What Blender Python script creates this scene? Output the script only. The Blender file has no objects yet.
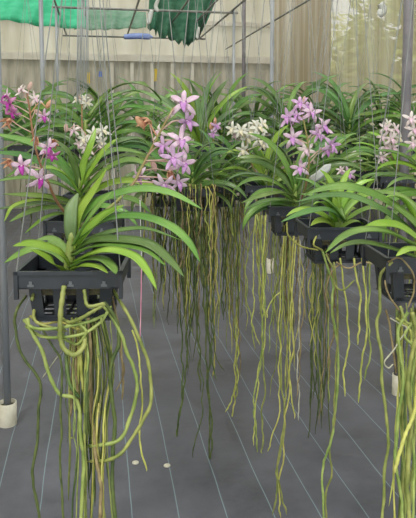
import bpy, math, random
from mathutils import Vector, Matrix, noise as mnoise

SC = bpy.context.scene
COL = SC.collection
rnd = random.Random(7)

# ------------------------------------------------------------------ camera frame
F = 620.0
CAM = Vector((0, 0, 1.5))
PITCH = math.radians(5.0)
YAW = math.atan(110 / F)
HORIZON = 125.0
SH = math.tan(PITCH) - (259 - HORIZON) / F
fw_h = Vector((math.sin(YAW), math.cos(YAW), 0))
RV = Vector((math.cos(YAW), -math.sin(YAW), 0))
FV = fw_h * math.cos(PITCH) + Vector((0, 0, -math.sin(PITCH)))
UV = Vector((0, 0, math.cos(PITCH))) + fw_h * math.sin(PITCH)


def at(px, py, d):
    return CAM + d * (FV + ((px - 208) / F) * RV + ((259 - py) / F + SH) * UV)


def ground(px, py, z=0.0):
    r = FV + ((px - 208) / F) * RV + ((259 - py) / F + SH) * UV
    return CAM + r * ((z - CAM.z) / r.z)


def on_plane_y(px, py, Y):
    r = FV + ((px - 208) / F) * RV + ((259 - py) / F + SH) * UV
    return CAM + r * ((Y - CAM.y) / r.y)


cam_d = bpy.data.cameras.new('camera')
cam = bpy.data.objects.new('camera', cam_d)
COL.objects.link(cam)
cam_d.sensor_width = 36
cam_d.lens = 36 * F / 518
cam_d.shift_y = SH * F / 518
cam_d.clip_start = 0.05
cam.matrix_world = Matrix((
    (RV.x, UV.x, -FV.x, CAM.x), (RV.y, UV.y, -FV.y, CAM.y), (RV.z, UV.z, -FV.z, CAM.z), (0, 0, 0, 1)))
SC.camera = cam


# ------------------------------------------------------------------ materials
def lin(c):
    out = []
    for v in c:
        v = v / 255
        out.append(v / 12.92 if v <= .04045 else ((v + .055) / 1.055) ** 2.4)
    return (*out, 1)


def mat(name, c1, c2=None, scale=8.0, rough=.5, metal=0, bump=0, bscale=60, trans=0, hue=0, val=0,
        stretch=(1, 1, 1), spec=.5, transp=0, detail=4, contrast=(.35, .65)):
    m = bpy.data.materials.new(name)
    m.use_nodes = True
    nt = m.node_tree
    N, L = nt.nodes, nt.links
    N.clear()
    out = N.new('ShaderNodeOutputMaterial')
    p = N.new('ShaderNodeBsdfPrincipled')
    p.inputs['Roughness'].default_value = rough
    p.inputs['Metallic'].default_value = metal
    p.inputs['Specular IOR Level'].default_value = spec
    tc = N.new('ShaderNodeTexCoord')
    mp = N.new('ShaderNodeMapping')
    mp.inputs['Scale'].default_value = stretch
    L.new(tc.outputs['Object'], mp.inputs[0])
    col = None
    if c2 is not None:
        nz = N.new('ShaderNodeTexNoise')
        nz.inputs['Scale'].default_value = scale
        nz.inputs['Detail'].default_value = detail
        L.new(mp.outputs[0], nz.inputs['Vector'])
        rp = N.new('ShaderNodeValToRGB')
        rp.color_ramp.elements[0].position = contrast[0]
        rp.color_ramp.elements[1].position = contrast[1]
        rp.color_ramp.elements[0].color = lin(c1)
        rp.color_ramp.elements[1].color = lin(c2)
        L.new(nz.outputs['Fac'], rp.inputs[0])
        col = rp.outputs[0]
    else:
        rgb = N.new('ShaderNodeRGB')
        rgb.outputs[0].default_value = lin(c1)
        col = rgb.outputs[0]
    if hue or val:
        oi = N.new('ShaderNodeObjectInfo')
        hs = N.new('ShaderNodeHueSaturation')
        for amt, sock, mid in ((hue, 'Hue', .5), (val, 'Value', 1.0)):
            mr = N.new('ShaderNodeMapRange')
            mr.inputs[3].default_value = mid - amt
            mr.inputs[4].default_value = mid + amt
            L.new(oi.outputs['Random'], mr.inputs[0])
            L.new(mr.outputs[0], hs.inputs[sock])
        L.new(col, hs.inputs['Color'])
        col = hs.outputs[0]
    L.new(col, p.inputs['Base Color'])
    if bump:
        bz = N.new('ShaderNodeTexNoise')
        bz.inputs['Scale'].default_value = bscale
        L.new(mp.outputs[0], bz.inputs['Vector'])
        bp = N.new('ShaderNodeBump')
        bp.inputs['Strength'].default_value = bump
        bp.inputs['Distance'].default_value = .01
        L.new(bz.outputs['Fac'], bp.inputs['Height'])
        L.new(bp.outputs[0], p.inputs['Normal'])
    sh = p.outputs[0]
    if trans:
        t = N.new('ShaderNodeBsdfTranslucent')
        L.new(col, t.inputs[0])
        mx = N.new('ShaderNodeMixShader')
        mx.inputs[0].default_value = trans
        L.new(sh, mx.inputs[1])
        L.new(t.outputs[0], mx.inputs[2])
        sh = mx.outputs[0]
    if transp:
        t = N.new('ShaderNodeBsdfTransparent')
        mx = N.new('ShaderNodeMixShader')
        mx.inputs[0].default_value = transp
        L.new(sh, mx.inputs[1])
        L.new(t.outputs[0], mx.inputs[2])
        sh = mx.outputs[0]
    L.new(sh, out.inputs[0])
    return m


M = {}
M['leaf_mid'] = mat('leaf_mid', (96, 138, 56), (134, 168, 84), 9, .3, trans=.22, hue=.015, val=.16)
M['leaf_dark'] = mat('leaf_dark', (76, 114, 54), (110, 146, 78), 7, .3, trans=.18, hue=.02, val=.2)
M['leaf_fresh'] = mat('leaf_fresh', (132, 176, 58), (166, 202, 88), 8, .3, trans=.26, hue=.015, val=.1)
M['leaf_pale'] = mat('leaf_pale', (112, 146, 92), (146, 176, 120), 8, .45, trans=.25, hue=.015, val=.1)
M['stem'] = mat('stem', (120, 150, 62), (150, 160, 90), 30, .5)
M['root_green'] = mat('root_green', (112, 128, 60), (160, 168, 94), 26, .55, hue=.02, val=.2, bump=.2)
M['root_dark'] = mat('root_dark', (60, 78, 36), (92, 106, 52), 40, .55, hue=.02, val=.2, bump=.2)
M['root_yellow'] = mat('root_yellow', (158, 162, 74), (196, 194, 108), 40, .6, hue=.02, val=.15, bump=.2)
M['root_brown'] = mat('root_brown', (120, 104, 70), (160, 144, 104), 40, .75, val=.15, bump=.3)
M['root_silver'] = mat('root_silver', (150, 150, 128), (190, 188, 168), 40, .7, val=.1)
M['plastic'] = mat('black_plastic', (40, 44, 51), (52, 56, 64), 12, .4, spec=.5)
M['wire_pale'] = mat('pale_wire', (172, 176, 178), (190, 194, 196), 30, .45, metal=.1)
M['clip'] = mat('grey_clip', (88, 92, 96), (104, 108, 112), 12, .5)
M['wire'] = mat('wire', (128, 132, 130), (150, 153, 150), 40, .5, metal=.3)
M['steel'] = mat('galvanised_steel', (138, 143, 148), (162, 166, 170), 14, .5, metal=.12, stretch=(1, 1, .2))
M['steel_dark'] = mat('weathered_steel', (122, 124, 120), (148, 148, 142), 10, .6, metal=.1)
M['pvc'] = mat('cream_pvc', (190, 186, 166), (214, 210, 192), 14, .5)
M['soil'] = mat('soil', (58, 54, 44), (92, 88, 62), 60, .9, bump=.5)
M['stalk'] = mat('stalk', (140, 150, 80), (150, 118, 84), 25, .55)
M['stalk_brown'] = mat('stalk_brown', (140, 100, 72), (168, 128, 92), 25, .6)
M['lav'] = mat('lavender_petal', (220, 178, 220), (240, 214, 238), 60, .5, trans=.3, val=.06)
M['lav_lip'] = mat('lavender_lip', (200, 136, 208), (220, 170, 222), 60, .5, trans=.2)
M['pink'] = mat('pink_petal', (232, 200, 222), (246, 228, 238), 60, .5, trans=.3, val=.06)
M['mag'] = mat('magenta_petal', (200, 110, 176), (222, 150, 200), 60, .5, trans=.3)
M['mag_lip'] = mat('magenta_lip', (176, 40, 160), (200, 76, 184), 60, .45, trans=.2)
M['white'] = mat('white_petal', (232, 230, 214), (246, 245, 236), 60, .5, trans=.3)
M['white_lip'] = mat('white_lip', (226, 216, 180), (240, 234, 210), 60, .5, trans=.2)
M['pale'] = mat('blush_petal', (240, 224, 222), (248, 240, 236), 60, .5, trans=.3)
M['pale_lip'] = mat('blush_lip', (224, 186, 206), (236, 208, 220), 60, .5, trans=.2)
M['wilt'] = mat('wilted_petal', (214, 158, 124), (230, 186, 150), 60, .6, trans=.25)
M['wilt_lip'] = mat('wilted_lip', (190, 120, 100), (206, 150, 120), 60, .6, trans=.2)
M['bud'] = mat('bud', (208, 168, 160), (224, 196, 180), 60, .55, trans=.2)
KINDS = {'lav': ('lav', 'lav_lip'), 'pink': ('pink', 'lav_lip'), 'mag': ('mag', 'mag_lip'),
         'pinkmag': ('pink', 'mag_lip'), 'white': ('white', 'white_lip'), 'pale': ('pale', 'pale_lip'),
         'wilt': ('wilt', 'wilt_lip')}


# ------------------------------------------------------------------ object helpers
def link(name, me, parent=None, mats=(), smooth=True):
    o = bpy.data.objects.new(name, me)
    COL.objects.link(o)
    for m in mats:
        me.materials.append(M[m] if isinstance(m, str) else m)
    if smooth:
        me.polygons.foreach_set('use_smooth', [True] * len(me.polygons))
    if parent is not None:
        o.parent = parent
        o.matrix_parent_inverse = Matrix.Translation(-parent.location)
    return o


def mesh(name, verts, faces, parent=None, mats=(), smooth=True, fm=None):
    me = bpy.data.meshes.new(name)
    me.from_pydata([tuple(v) for v in verts], [], faces)
    o = link(name, me, parent, mats, smooth)
    if fm:
        me.polygons.foreach_set('material_index', fm)
    me.update()
    return o


def empty(name, loc):
    o = bpy.data.objects.new(name, None)
    COL.objects.link(o)
    o.empty_display_size = .05
    o.location = loc
    return o


def tag(o, label=None, cat=None, group=None, kind=None):
    if label:
        o['label'] = label
    if cat:
        o['category'] = cat
    if group:
        o['group'] = group
    if kind:
        o['kind'] = kind
    return o


class MB:
    def __init__(s):
        s.v, s.f, s.m = [], [], []

    def add(s, verts, faces, mi=0):
        b = len(s.v)
        s.v += [Vector(v) for v in verts]
        s.f += [tuple(b + i for i in f) for f in faces]
        s.m += [mi] * len(faces)

    def box(s, lo, hi, T=None, mi=0, taper=None):
        x0, y0, z0 = lo
        x1, y1, z1 = hi
        vs = [Vector(p) for p in ((x0, y0, z0), (x1, y0, z0), (x1, y1, z0), (x0, y1, z0),
                                  (x0, y0, z1), (x1, y0, z1), (x1, y1, z1), (x0, y1, z1))]
        if T:
            vs = [T(v) for v in vs]
        s.add(vs, [(3, 2, 1, 0), (4, 5, 6, 7), (0, 1, 5, 4), (1, 2, 6, 5), (2, 3, 7, 6), (3, 0, 4, 7)], mi)

    def tube(s, pts, rad, n=6, mi=0, caps=True):
        pts = [Vector(p) for p in pts]
        k = len(pts)
        rad = rad if isinstance(rad, (list, tuple)) else [rad] * k
        t0 = (pts[1] - pts[0]).normalized()
        u = t0.orthogonal().normalized()
        vs = []
        for i, p in enumerate(pts):
            t = (pts[min(i + 1, k - 1)] - pts[max(i - 1, 0)])
            t = t.normalized() if t.length > 1e-9 else t0
            u = (u - t * u.dot(t))
            u = u.normalized() if u.length > 1e-6 else t.orthogonal().normalized()
            w = t.cross(u)
            for j in range(n):
                a = 2 * math.pi * j / n
                vs.append(p + (u * math.cos(a) + w * math.sin(a)) * rad[i])
        fs = []
        for i in range(k - 1):
            for j in range(n):
                j2 = (j + 1) % n
                fs.append((i * n + j, i * n + j2, (i + 1) * n + j2, (i + 1) * n + j))
        if caps:
            fs.append(tuple(reversed(range(n))))
            fs.append(tuple((k - 1) * n + j for j in range(n)))
        s.add(vs, fs, mi)

    def build(s, name, parent=None, mats=(), smooth=True):
        return mesh(name, s.v, s.f, parent, mats, smooth, s.m)


def catmull(pts, n):
    pts = [Vector(p) for p in pts]
    if len(pts) == 2:
        return [pts[0].lerp(pts[1], i / n) for i in range(n + 1)]
    P = [pts[0] * 2 - pts[1]] + pts + [pts[-1] * 2 - pts[-2]]
    out = []
    segs = len(pts) - 1
    for i in range(n + 1):
        u = i / n * segs
        k = min(int(u), segs - 1)
        t = u - k
        a, b, c, d = P[k:k + 4]
        out.append(.5 * ((2 * b) + (c - a) * t + (2 * a - 5 * b + 4 * c - d) * t * t + (3 * b - a - 3 * c + d) * t ** 3))
    return out


def strap(mb, path, width, thick=.0016, fold=.3, up=Vector((0, 0, 1)), tip=.62, base=.75, twist=0.0, mi=0, side=None):
    """a folded strap leaf (closed, with thickness) along PATH"""
    k = len(path)
    ring = 8
    vs = []
    prev = side
    for i, p in enumerate(path):
        s = i / (k - 1)
        t = (path[min(i + 1, k - 1)] - path[max(i - 1, 0)]).normalized()
        sd = t.cross(up)
        if sd.length < .35 and prev is not None:
            sd = prev - t * prev.dot(t)
        if sd.length < 1e-4:
            sd = t.orthogonal()
        sd.normalize()
        if prev is not None and sd.dot(prev) < 0:
            sd = -sd
        if prev is not None:
            sd = (sd * .5 + prev * .5)
            sd = (sd - t * sd.dot(t)).normalized()
        prev = sd
        a = twist * s
        nn = sd.cross(t).normalized()
        sdt = sd * math.cos(a) + nn * math.sin(a)
        nrm = nn * math.cos(a) - sd * math.sin(a)
        w = base + (1 - base) * min(1, s / .25)
        if s > tip:
            q = (s - tip) / (1 - tip)
            w *= max(.06, (1 - q ** 1.6) ** .75)
        w *= width / 2
        fo = fold * (1.25 - .8 * s)
        for x, up_ in ((-1, fo), (-.5, fo * .45), (0, 0), (.5, fo * .45), (1, fo)):
            vs.append(p + sdt * (w * x * math.cos(fo * .6)) + nrm * (w * up_ * abs(x) + thick * .5 * (0 if abs(x) == 1 else 1)))
        for x, up_ in ((.5, fo * .45), (0, 0), (-.5, fo * .45)):
            vs.append(p + sdt * (w * x * math.cos(fo * .6)) + nrm * (w * up_ * abs(x) - thick * .8))
    fs = []
    for i in range(k - 1):
        for j in range(ring):
            j2 = (j + 1) % ring
            fs.append((i * ring + j, (i + 1) * ring + j, (i + 1) * ring + j2, i * ring + j2))
    fs.append(tuple(range(ring)))
    fs.append(tuple(reversed([(k - 1) * ring + j for j in range(ring)])))
    mb.add(vs, fs, mi)


def leaf(parent, pts, width, m, fold=.3, n=16, twist=0.0, roll=None):
    """ROLL: how far the blade's upper face turns over towards the aisle"""
    mb = MB()
    r = rnd.uniform(.3, .85) if roll is None else roll
    up = Vector((0, 0, math.cos(r))) - fw_h * math.sin(r)
    strap(mb, catmull(pts, n), width * .9, fold=fold + .15, twist=twist, up=up)
    return mb.build('leaf', parent, (m,))


def wiggle(path, amp, freq, seed):
    out = []
    for i, p in enumerate(path):
        s = i / max(1, len(path) - 1)
        k = min(1, s * 4)
        v = Vector((mnoise.noise(Vector((p.z * freq, seed, 0))), mnoise.noise(Vector((p.z * freq, seed, 9.1))),
                    .0))
        v += .35 * Vector((mnoise.noise(Vector((p.z * freq * 3.3, seed, 3))), mnoise.noise(Vector((p.z * freq * 3.3, seed, 5))), 0))
        out.append(p + v * amp * k)
    return out


def root(parent, pts, r, m, amp=.012, freq=9, n=26, tipr=.35):
    path = wiggle(catmull(pts, n), amp, freq, rnd.uniform(0, 90))
    k = len(path)
    r *= .8
    rad = [r * (1 + .12 * math.sin(i * 1.9)) * (1 if i < k - 3 else (.9, .75, tipr)[i - k + 3]) for i in range(k)]
    mb = MB()
    mb.tube(path, rad, 6)
    return mb.build('root', parent, (m,))


# ------------------------------------------------------------------ flowers
def basis(n):
    n = n.normalized()
    x = Vector((0, 0, 1)).cross(n)
    x = x.normalized() if x.length > 1e-3 else Vector((1, 0, 0))
    y = n.cross(x)
    return x, y, n


def flower(spike, c, face, size, kind, roll=0.0, ped=None, droop=.25):
    """five spreading tepals, a hanging three-lobed lip, a back spur and the flower stalk"""
    X, Y, N = basis(face)
    ca, sa = math.cos(roll), math.sin(roll)
    X, Y = X * ca + Y * sa, Y * ca - X * sa
    mb = MB()
    R = size / 2 * .8
    pk, lk = KINDS[kind]
    for a, ln, wd in ((90, 1, .34), (24, 1.0, .36), (156, 1.0, .36), (-42, 1.08, .34), (222, 1.08, .34)):
        a = math.radians(a + rnd.uniform(-12, 12))
        d = X * math.cos(a) + Y * math.sin(a)
        ln *= R * rnd.uniform(.9, 1.12)
        bend = rnd.uniform(-.45, .45)
        if kind == 'wilt':
            bend, ln = rnd.uniform(.9, 1.3), ln * .6
        path = catmull([c + d * R * .06, c + d * ln * .5 + N * R * .12, c + d * ln * .95 + N * R * bend], 7)
        strap(mb, path, R * wd, thick=.0008, fold=.18, up=N, tip=.6, base=.3, mi=0)
    if kind == 'wilt':
        droop = .6
    lp = catmull([c + N * R * .05, c + N * R * .4 - Y * R * .15, c + N * R * .5 - Y * R * (.45 + droop)], 6)
    strap(mb, lp, R * .42, thick=.0014, fold=.35, up=N, tip=.5, base=.5, mi=1)
    for sgn in (-1, 1):
        lp = catmull([c, c + N * R * .25 + X * sgn * R * .16, c + N * R * .4 + X * sgn * R * .2 + Y * R * .05], 4)
        strap(mb, lp, R * .2, thick=.0012, fold=.2, up=N, tip=.4, mi=1)
    mb.tube(catmull([c - N * R * .02, c + N * R * .12, c + N * R * .26], 3), [R * .1, R * .12, R * .09, R * .05], 6, mi=0)
    mb.tube(catmull([c, c - N * R * .35 - Y * R * .25, c - N * R * .5 - Y * R * .75], 6),
            [R * .08] * 4 + [R * .06] * 2 + [R * .04], 5, mi=0)
    if ped is not None:
        mid = (c + ped) / 2 + Vector((0, 0, .25 * (c - ped).length * rnd.uniform(-.2, 1)))
        mb.tube(catmull([ped, mid, c - N * R * .05], 7), R * .06, 5, mi=2)
    return mb.build('flower', spike, (pk, lk, 'bud' if kind != 'white' else 'white_lip'))


def bud(spike, c, d, size, ped=None, m='bud'):
    mb = MB()
    d = d.normalized()
    mb.tube([c - d * size * .5, c - d * size * .35, c, c + d * size * .35, c + d * size * .5],
            [size * .06, size * .2, size * .26, size * .18, size * .04], 7)
    if ped is not None:
        mid = (c + ped) / 2 + Vector((0, 0, .3 * (c - ped).length))
        mb.tube(catmull([ped, mid, c - d * size * .45], 6), size * .06, 5)
    return mb.build('bud', spike, (m,))


def spike(parent, stalk, rad, flowers, buds=(), m='stalk'):
    """STALK: (px,py,d) list.  FLOWERS: (px,py,dd,size_px,kind,yaw,pitch,roll)"""
    pts = catmull([at(*q) for q in stalk], 22)
    mb = MB()
    k = len(pts)
    mb.tube(pts, [rad * (1 - .45 * i / k) for i in range(k)], 6)
    sp = mb.build('flower_spike', parent, (m,))
    dm = stalk[-1][2]

    def near(c, lift):
        # the flower stalk leaves the spike a little below its flower
        best = min(range(k), key=lambda i: (pts[i] - c).length + (0 if i > k * .35 else 9))
        return pts[max(0, best - lift)]
    for (px, py, dd, spx, kind, yw, pt, roll) in flowers:
        d = dm + dd
        c = at(px, py, d)
        face = -FV * math.cos(yw) + RV * math.sin(yw) + Vector((0, 0, math.sin(pt)))
        flower(sp, c, face, spx * d / F, kind, roll, near(c, 2))
    for (px, py, dd, spx, ang, mm) in buds:
        d = dm + dd
        c = at(px, py, d)
        bud(sp, c, RV * math.cos(ang) + UV * math.sin(ang), spx * d / F, near(c, 1), mm)
    return sp


# ------------------------------------------------------------------ hanging baskets
RAIL_Z = 2.9


def basket(c, rot, W, D, H, hook_z, label, hook_off=(0, 0), wr=.0011, shadow_clip=True):
    """C = centre of the rim's top.  Slatted square pot: rim, four slatted sides, floor grid, four wires, hook"""
    b = empty('hanging_basket', (c.x, c.y, c.z - H))
    tag(b, label, 'basket', 'hanging orchid baskets')
    R = Matrix.Rotation(rot, 4, 'Z')

    def T(v):
        return c + R @ v
    rh = H * .29
    w, d = W / 2, D / 2
    th = .0032
    rim = MB()
    for (x0, x1, y0, y1) in ((-w, w, -d, -d + th), (-w, w, d - th, d), (-w, -w + th, -d, d), (w - th, w, -d, d)):
        rim.box((x0, y0, -rh), (x1, y1, 0), T)
    # lip along the top edge and a ledge under the rim
    for (x0, x1, y0, y1) in ((-w - .004, w + .004, -d - .004, -d + .004), (-w - .004, w + .004, d - .004, d + .004),
                             (-w - .004, -w + .004, -d, d), (w - .004, w + .004, -d, d)):
        rim.box((x0, y0, -.005), (x1, y1, .0015), T)
    ins = W * .09
    for (x0, x1, y0, y1) in ((-w, w, -d, -d + ins + .004), (-w, w, d - ins - .004, d), (-w, -w + ins + .004, -d, d),
                             (w - ins - .004, w, -d, d)):
        rim.box((x0, y0, -rh - .003), (x1, y1, -rh), T)
    for sx in (-1, 1):
        for sy in (-1, 1):
            rim.box((sx * w - .004, sy * d - .004, -rh * 1.75), (sx * w + .004, sy * d + .004, .002), T)
    rim.build('rim', b, ('plastic',), False)
    for x in (-.36, .02, .34):
        mb = MB()
        mb.box((x * W - .003, -d - .0025, -rh * .95), (x * W + .003, -d + .001, -rh * .6), T)
        mb.box((x * W - .006, -d - .002, -rh * .95), (x * W + .006, -d + .001, -rh * .8), T)
        mb.build('clip', b, ('clip',), False)
    # sides: sloping slats between a top band and a bottom band
    wi, di = w - ins, d - ins
    for side in range(4):
        half, off = (wi, di) if side % 2 == 0 else (di, wi)
        S = Matrix.Rotation(side * math.pi / 2, 4, 'Z')

        def TS(v, S=S):
            k = 1 - .10 * (-(v.z) - rh) / (H - rh)
            q = Vector((v.x * k, v.y * k, v.z))
            return T(S @ q)
        p = MB()
        p.box((-half, -off, -H), (half, -off + th, -H + .012), TS)
        n = 4
        sw = half * 2 / (n * 2 - 1)
        for i in range(n):
            x0 = -half + 2 * i * sw
            p.box((x0 - sw * .02, -off, -H), (x0 + sw * 1.02, -off + th, -rh), TS)
        p.build('side_panel', b, ('plastic',), False)
    g = MB()
    kk = .9
    for i in range(6):
        x = (-wi + 2 * wi * i / 5) * kk
        g.box((x - .003, -di * kk, -H), (x + .003, di * kk, -H + .004), T)
    for i in range(5):
        y = (-di + 2 * di * i / 4) * kk
        g.box((-wi * kk, y - .003, -H + .001), (wi * kk, y + .003, -H + .005), T)
    g.build('floor_grid', b, ('plastic',), False)
    fill = MB()
    fill.box((-wi * .9, -di * .9, -H * .5), (wi * .9, di * .9, -H * .4), T)
    fill.build('potting_bark', b, ('soil',), False)
    hook = Vector((c.x + hook_off[0], c.y + hook_off[1], hook_z))
    for sx in (-1, 1):
        for sy in (-1, 1):
            a = T(Vector((sx * w, sy * d, -.012)))
            mb = MB()
            pts = [a + Vector((0, 0, -.02)), a + Vector((0, 0, .004)), a.lerp(hook, .35) + Vector((rnd.uniform(-.003, .003), 0, 0)), hook]
            mb.tube(pts, wr, 5)
            mb.build('hanger_wire', b, ('wire',))
    mb = MB()
    top = Vector((hook.x, hook.y, RAIL_Z))
    mb.tube([hook - Vector((0, 0, .01)), hook + Vector((0, 0, .02)), top], wr * 1.5, 5)
    loop = [top + Vector((.022 * math.sin(a), 0, .0 + .022 - .022 * math.cos(a))) for a in [i * .5 for i in range(11)]]
    mb.tube(loop, wr * 1.5, 5)
    mb.build('hook', b, ('wire',))
    return b, T


# ------------------------------------------------------------------ plants
def generic_leaves(o, base, az, n, L, wd, mats, spread=(12, 78), stem_h=.1, droop=1.5, jit=.35, flip=0):
    """two ranks of arching strap leaves up a short stem; AZ is the fan's direction"""
    for i in range(n):
        s = i / (n - 1)
        sgn = 1 if (i + flip) % 2 == 0 else -1
        el = math.radians(spread[0] + (spread[1] - spread[0]) * s ** .85 + rnd.uniform(-7, 7))
        a = az + (0 if sgn > 0 else math.pi) + rnd.uniform(-jit, jit) * 1.5
        hd = Vector((math.cos(a), math.sin(a), 0))
        ln = L * (.75 + .35 * math.sin(math.pi * (.25 + .55 * s))) * rnd.uniform(.82, 1.1)
        p = base + Vector((0, 0, stem_h * s))
        pts = [p]
        e = el
        st = ln / 7
        dr = droop * rnd.uniform(.75, 1.25) * (1 - .25 * s)
        for k in range(7):
            pts.append(pts[-1] + (hd * math.cos(e) + Vector((0, 0, math.sin(e)))) * st)
            e -= dr * (.09 + .035 * k)
        leaf(o, pts, wd * rnd.uniform(.9, 1.2), rnd.choice(mats), fold=rnd.uniform(.2, .45), n=14, twist=rnd.uniform(-.3, .3), roll=rnd.uniform(.1, 1.0))


def hang_roots(o, c, W, D, H, n, zlo, zhi, r, mats, spread=1.0, amp=.018, x0=-1, x1=1):
    """aerial roots out of the basket's sides and floor, hanging free"""
    for i in range(n):
        u, v = rnd.uniform(x0, x1), rnd.uniform(-1, 1)
        s = c + RV * (u * W * .36) + fw_h * (v * D * .36) + Vector((0, 0, -H * rnd.uniform(.55, 1.02)))
        z1 = rnd.uniform(zlo, zhi)
        e = Vector((s.x + rnd.uniform(-.03, .03) * spread, s.y + rnd.uniform(-.03, .03) * spread, z1))
        mid = s.lerp(e, .35) + Vector((rnd.uniform(-.02, .02), rnd.uniform(-.02, .02), 0)) * spread
        root(o, [s, mid, e], r * rnd.uniform(.7, 1.2), rnd.choice(mats), amp)


def spill_roots(o, c, W, D, n, zlo, zhi, r, mats):
    """old roots spilling over the rim and hanging down the front of the basket"""
    for i in range(n):
        u = rnd.uniform(-1.1, 1.1)
        s0 = c + RV * (u * W * .4) - fw_h * (D * .3) + Vector((0, 0, -.01))
        s1 = c + RV * (u * W * .5) - fw_h * (D * .5 + rnd.uniform(.008, .03)) + Vector((0, 0, rnd.uniform(.004, .02)))
        s2 = s1 + RV * rnd.uniform(-.02, .02) - fw_h * rnd.uniform(0, .02) + Vector((0, 0, -.12))
        e = Vector((s2.x + rnd.uniform(-.02, .02), s2.y, rnd.uniform(zlo, zhi)))
        root(o, [s0, s1, s2, s2.lerp(e, .5), e], r * rnd.uniform(.7, 1.2), rnd.choice(mats), .014, 13, 34)


def px_root(o, pts, d, r, m, amp=.004, **kw):
    q = [at(p[0], p[1], d + (p[2] if len(p) > 2 else 0)) for p in pts]
    return root(o, q, r, m, amp, **kw)


def stem(o, pts, r):
    mb = MB()
    mb.tube(catmull(pts, 8), [r * (1.1 - .05 * i) for i in range(9)], 8)
    return mb.build('stem', o, ('stem',))


def orchid(base, label):
    o = empty('orchid', base)
    return tag(o, label, 'orchid', 'hanging orchids')


AZ0 = math.atan2(RV.y, RV.x)          # across the picture

# ================================================================== SETTING
X_R, X_L, Y_B, Y_F = 3.3, -2.6, 11.5, -1.5


def floor_mat():
    m = bpy.data.materials.new('weed_mat')
    m.use_nodes = True
    nt = m.node_tree
    N, L = nt.nodes, nt.links
    p = N['Principled BSDF']
    tc = N.new('ShaderNodeTexCoord')
    sx = N.new('ShaderNodeSeparateXYZ')
    L.new(tc.outputs['Object'], sx.inputs[0])

    def math_(op, a, b=None):
        n = N.new('ShaderNodeMath')
        n.operation = op
        for i, q in enumerate((a, b)):
            if q is None:
                continue
            if isinstance(q, (int, float)):
                n.inputs[i].default_value = q
            else:
                L.new(q, n.inputs[i])
        return n.outputs[0]
    wob = N.new('ShaderNodeTexNoise')
    wob.inputs['Scale'].default_value = 1.3
    L.new(tc.outputs['Object'], wob.inputs['Vector'])
    xx = math_('ADD', sx.outputs[0], math_('MULTIPLY', math_('SUBTRACT', wob.outputs['Fac'], .5), .03))
    fr = math_('FRACT', math_('ADD', math_('DIVIDE', xx, STRIPE), STRIPE_O))
    line = math_('LESS_THAN', math_('ABSOLUTE', math_('SUBTRACT', fr, .5)), .012)
    # woven tape texture
    wv = N.new('ShaderNodeTexWave')
    wv.inputs['Scale'].default_value = 60
    wv.bands_direction = 'X'
    L.new(tc.outputs['Object'], wv.inputs['Vector'])
    wv2 = N.new('ShaderNodeTexWave')
    wv2.inputs['Scale'].default_value = 60
    wv2.bands_direction = 'Y'
    L.new(tc.outputs['Object'], wv2.inputs['Vector'])
    weave = math_('MULTIPLY', wv.outputs['Fac'], wv2.outputs['Fac'])
    nz = N.new('ShaderNodeTexNoise')
    nz.inputs['Scale'].default_value = 2.6
    nz.inputs['Detail'].default_value = 8
    nz.inputs['Roughness'].default_value = .62
    L.new(tc.outputs['Object'], nz.inputs['Vector'])
    rp = N.new('ShaderNodeValToRGB')
    rp.color_ramp.elements[0].color = lin((64, 65, 73))
    rp.color_ramp.elements[1].color = lin((100, 101, 110))
    rp.color_ramp.elements[0].position, rp.color_ramp.elements[1].position = .35, .7
    L.new(nz.outputs['Fac'], rp.inputs[0])
    mx = N.new('ShaderNodeMix')
    mx.data_type = 'RGBA'
    L.new(math_('MULTIPLY', weave, .22), mx.inputs[0])
    L.new(rp.outputs[0], mx.inputs[6])
    mx.inputs[7].default_value = lin((116, 116, 122))
    m2 = N.new('ShaderNodeMix')
    m2.data_type = 'RGBA'
    L.new(math_('MULTIPLY', line, .42), m2.inputs[0])
    L.new(mx.outputs[2], m2.inputs[6])
    m2.inputs[7].default_value = lin((150, 182, 188))
    L.new(m2.outputs[2], p.inputs['Base Color'])
    rr = N.new('ShaderNodeMapRange')
    rr.inputs[1].default_value, rr.inputs[2].default_value = .35, .65
    rr.inputs[3].default_value, rr.inputs[4].default_value = .32, .6
    L.new(nz.outputs['Fac'], rr.inputs[0])
    L.new(rr.outputs[0], p.inputs['Roughness'])
    bp = N.new('ShaderNodeBump')
    bp.inputs['Strength'].default_value = .25
    bp.inputs['Distance'].default_value = .01
    n3 = N.new('ShaderNodeTexNoise')
    n3.inputs['Scale'].default_value = 14
    n3.inputs['Detail'].default_value = 4
    L.new(tc.outputs['Object'], n3.inputs['Vector'])
    L.new(n3.outputs['Fac'], bp.inputs['Height'])
    L.new(bp.outputs[0], p.inputs['Normal'])
    return m


# stripe spacing read off where the mat's lines cross the picture's lower edge
_xs = [ground(px, 517).x for px in (7.7, 180, 227, 271.5, 314.6, 369, 409)]
STRIPE = (_xs[5] - _xs[1]) / 4
STRIPE_O = .5 - (_xs[2] / STRIPE) % 1.0


def slab(name, lo, hi, m, kind='structure'):
    mb = MB()
    mb.box(lo, hi)
    o = mb.build(name, None, (m,), False)
    o['kind'] = kind
    return o


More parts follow.
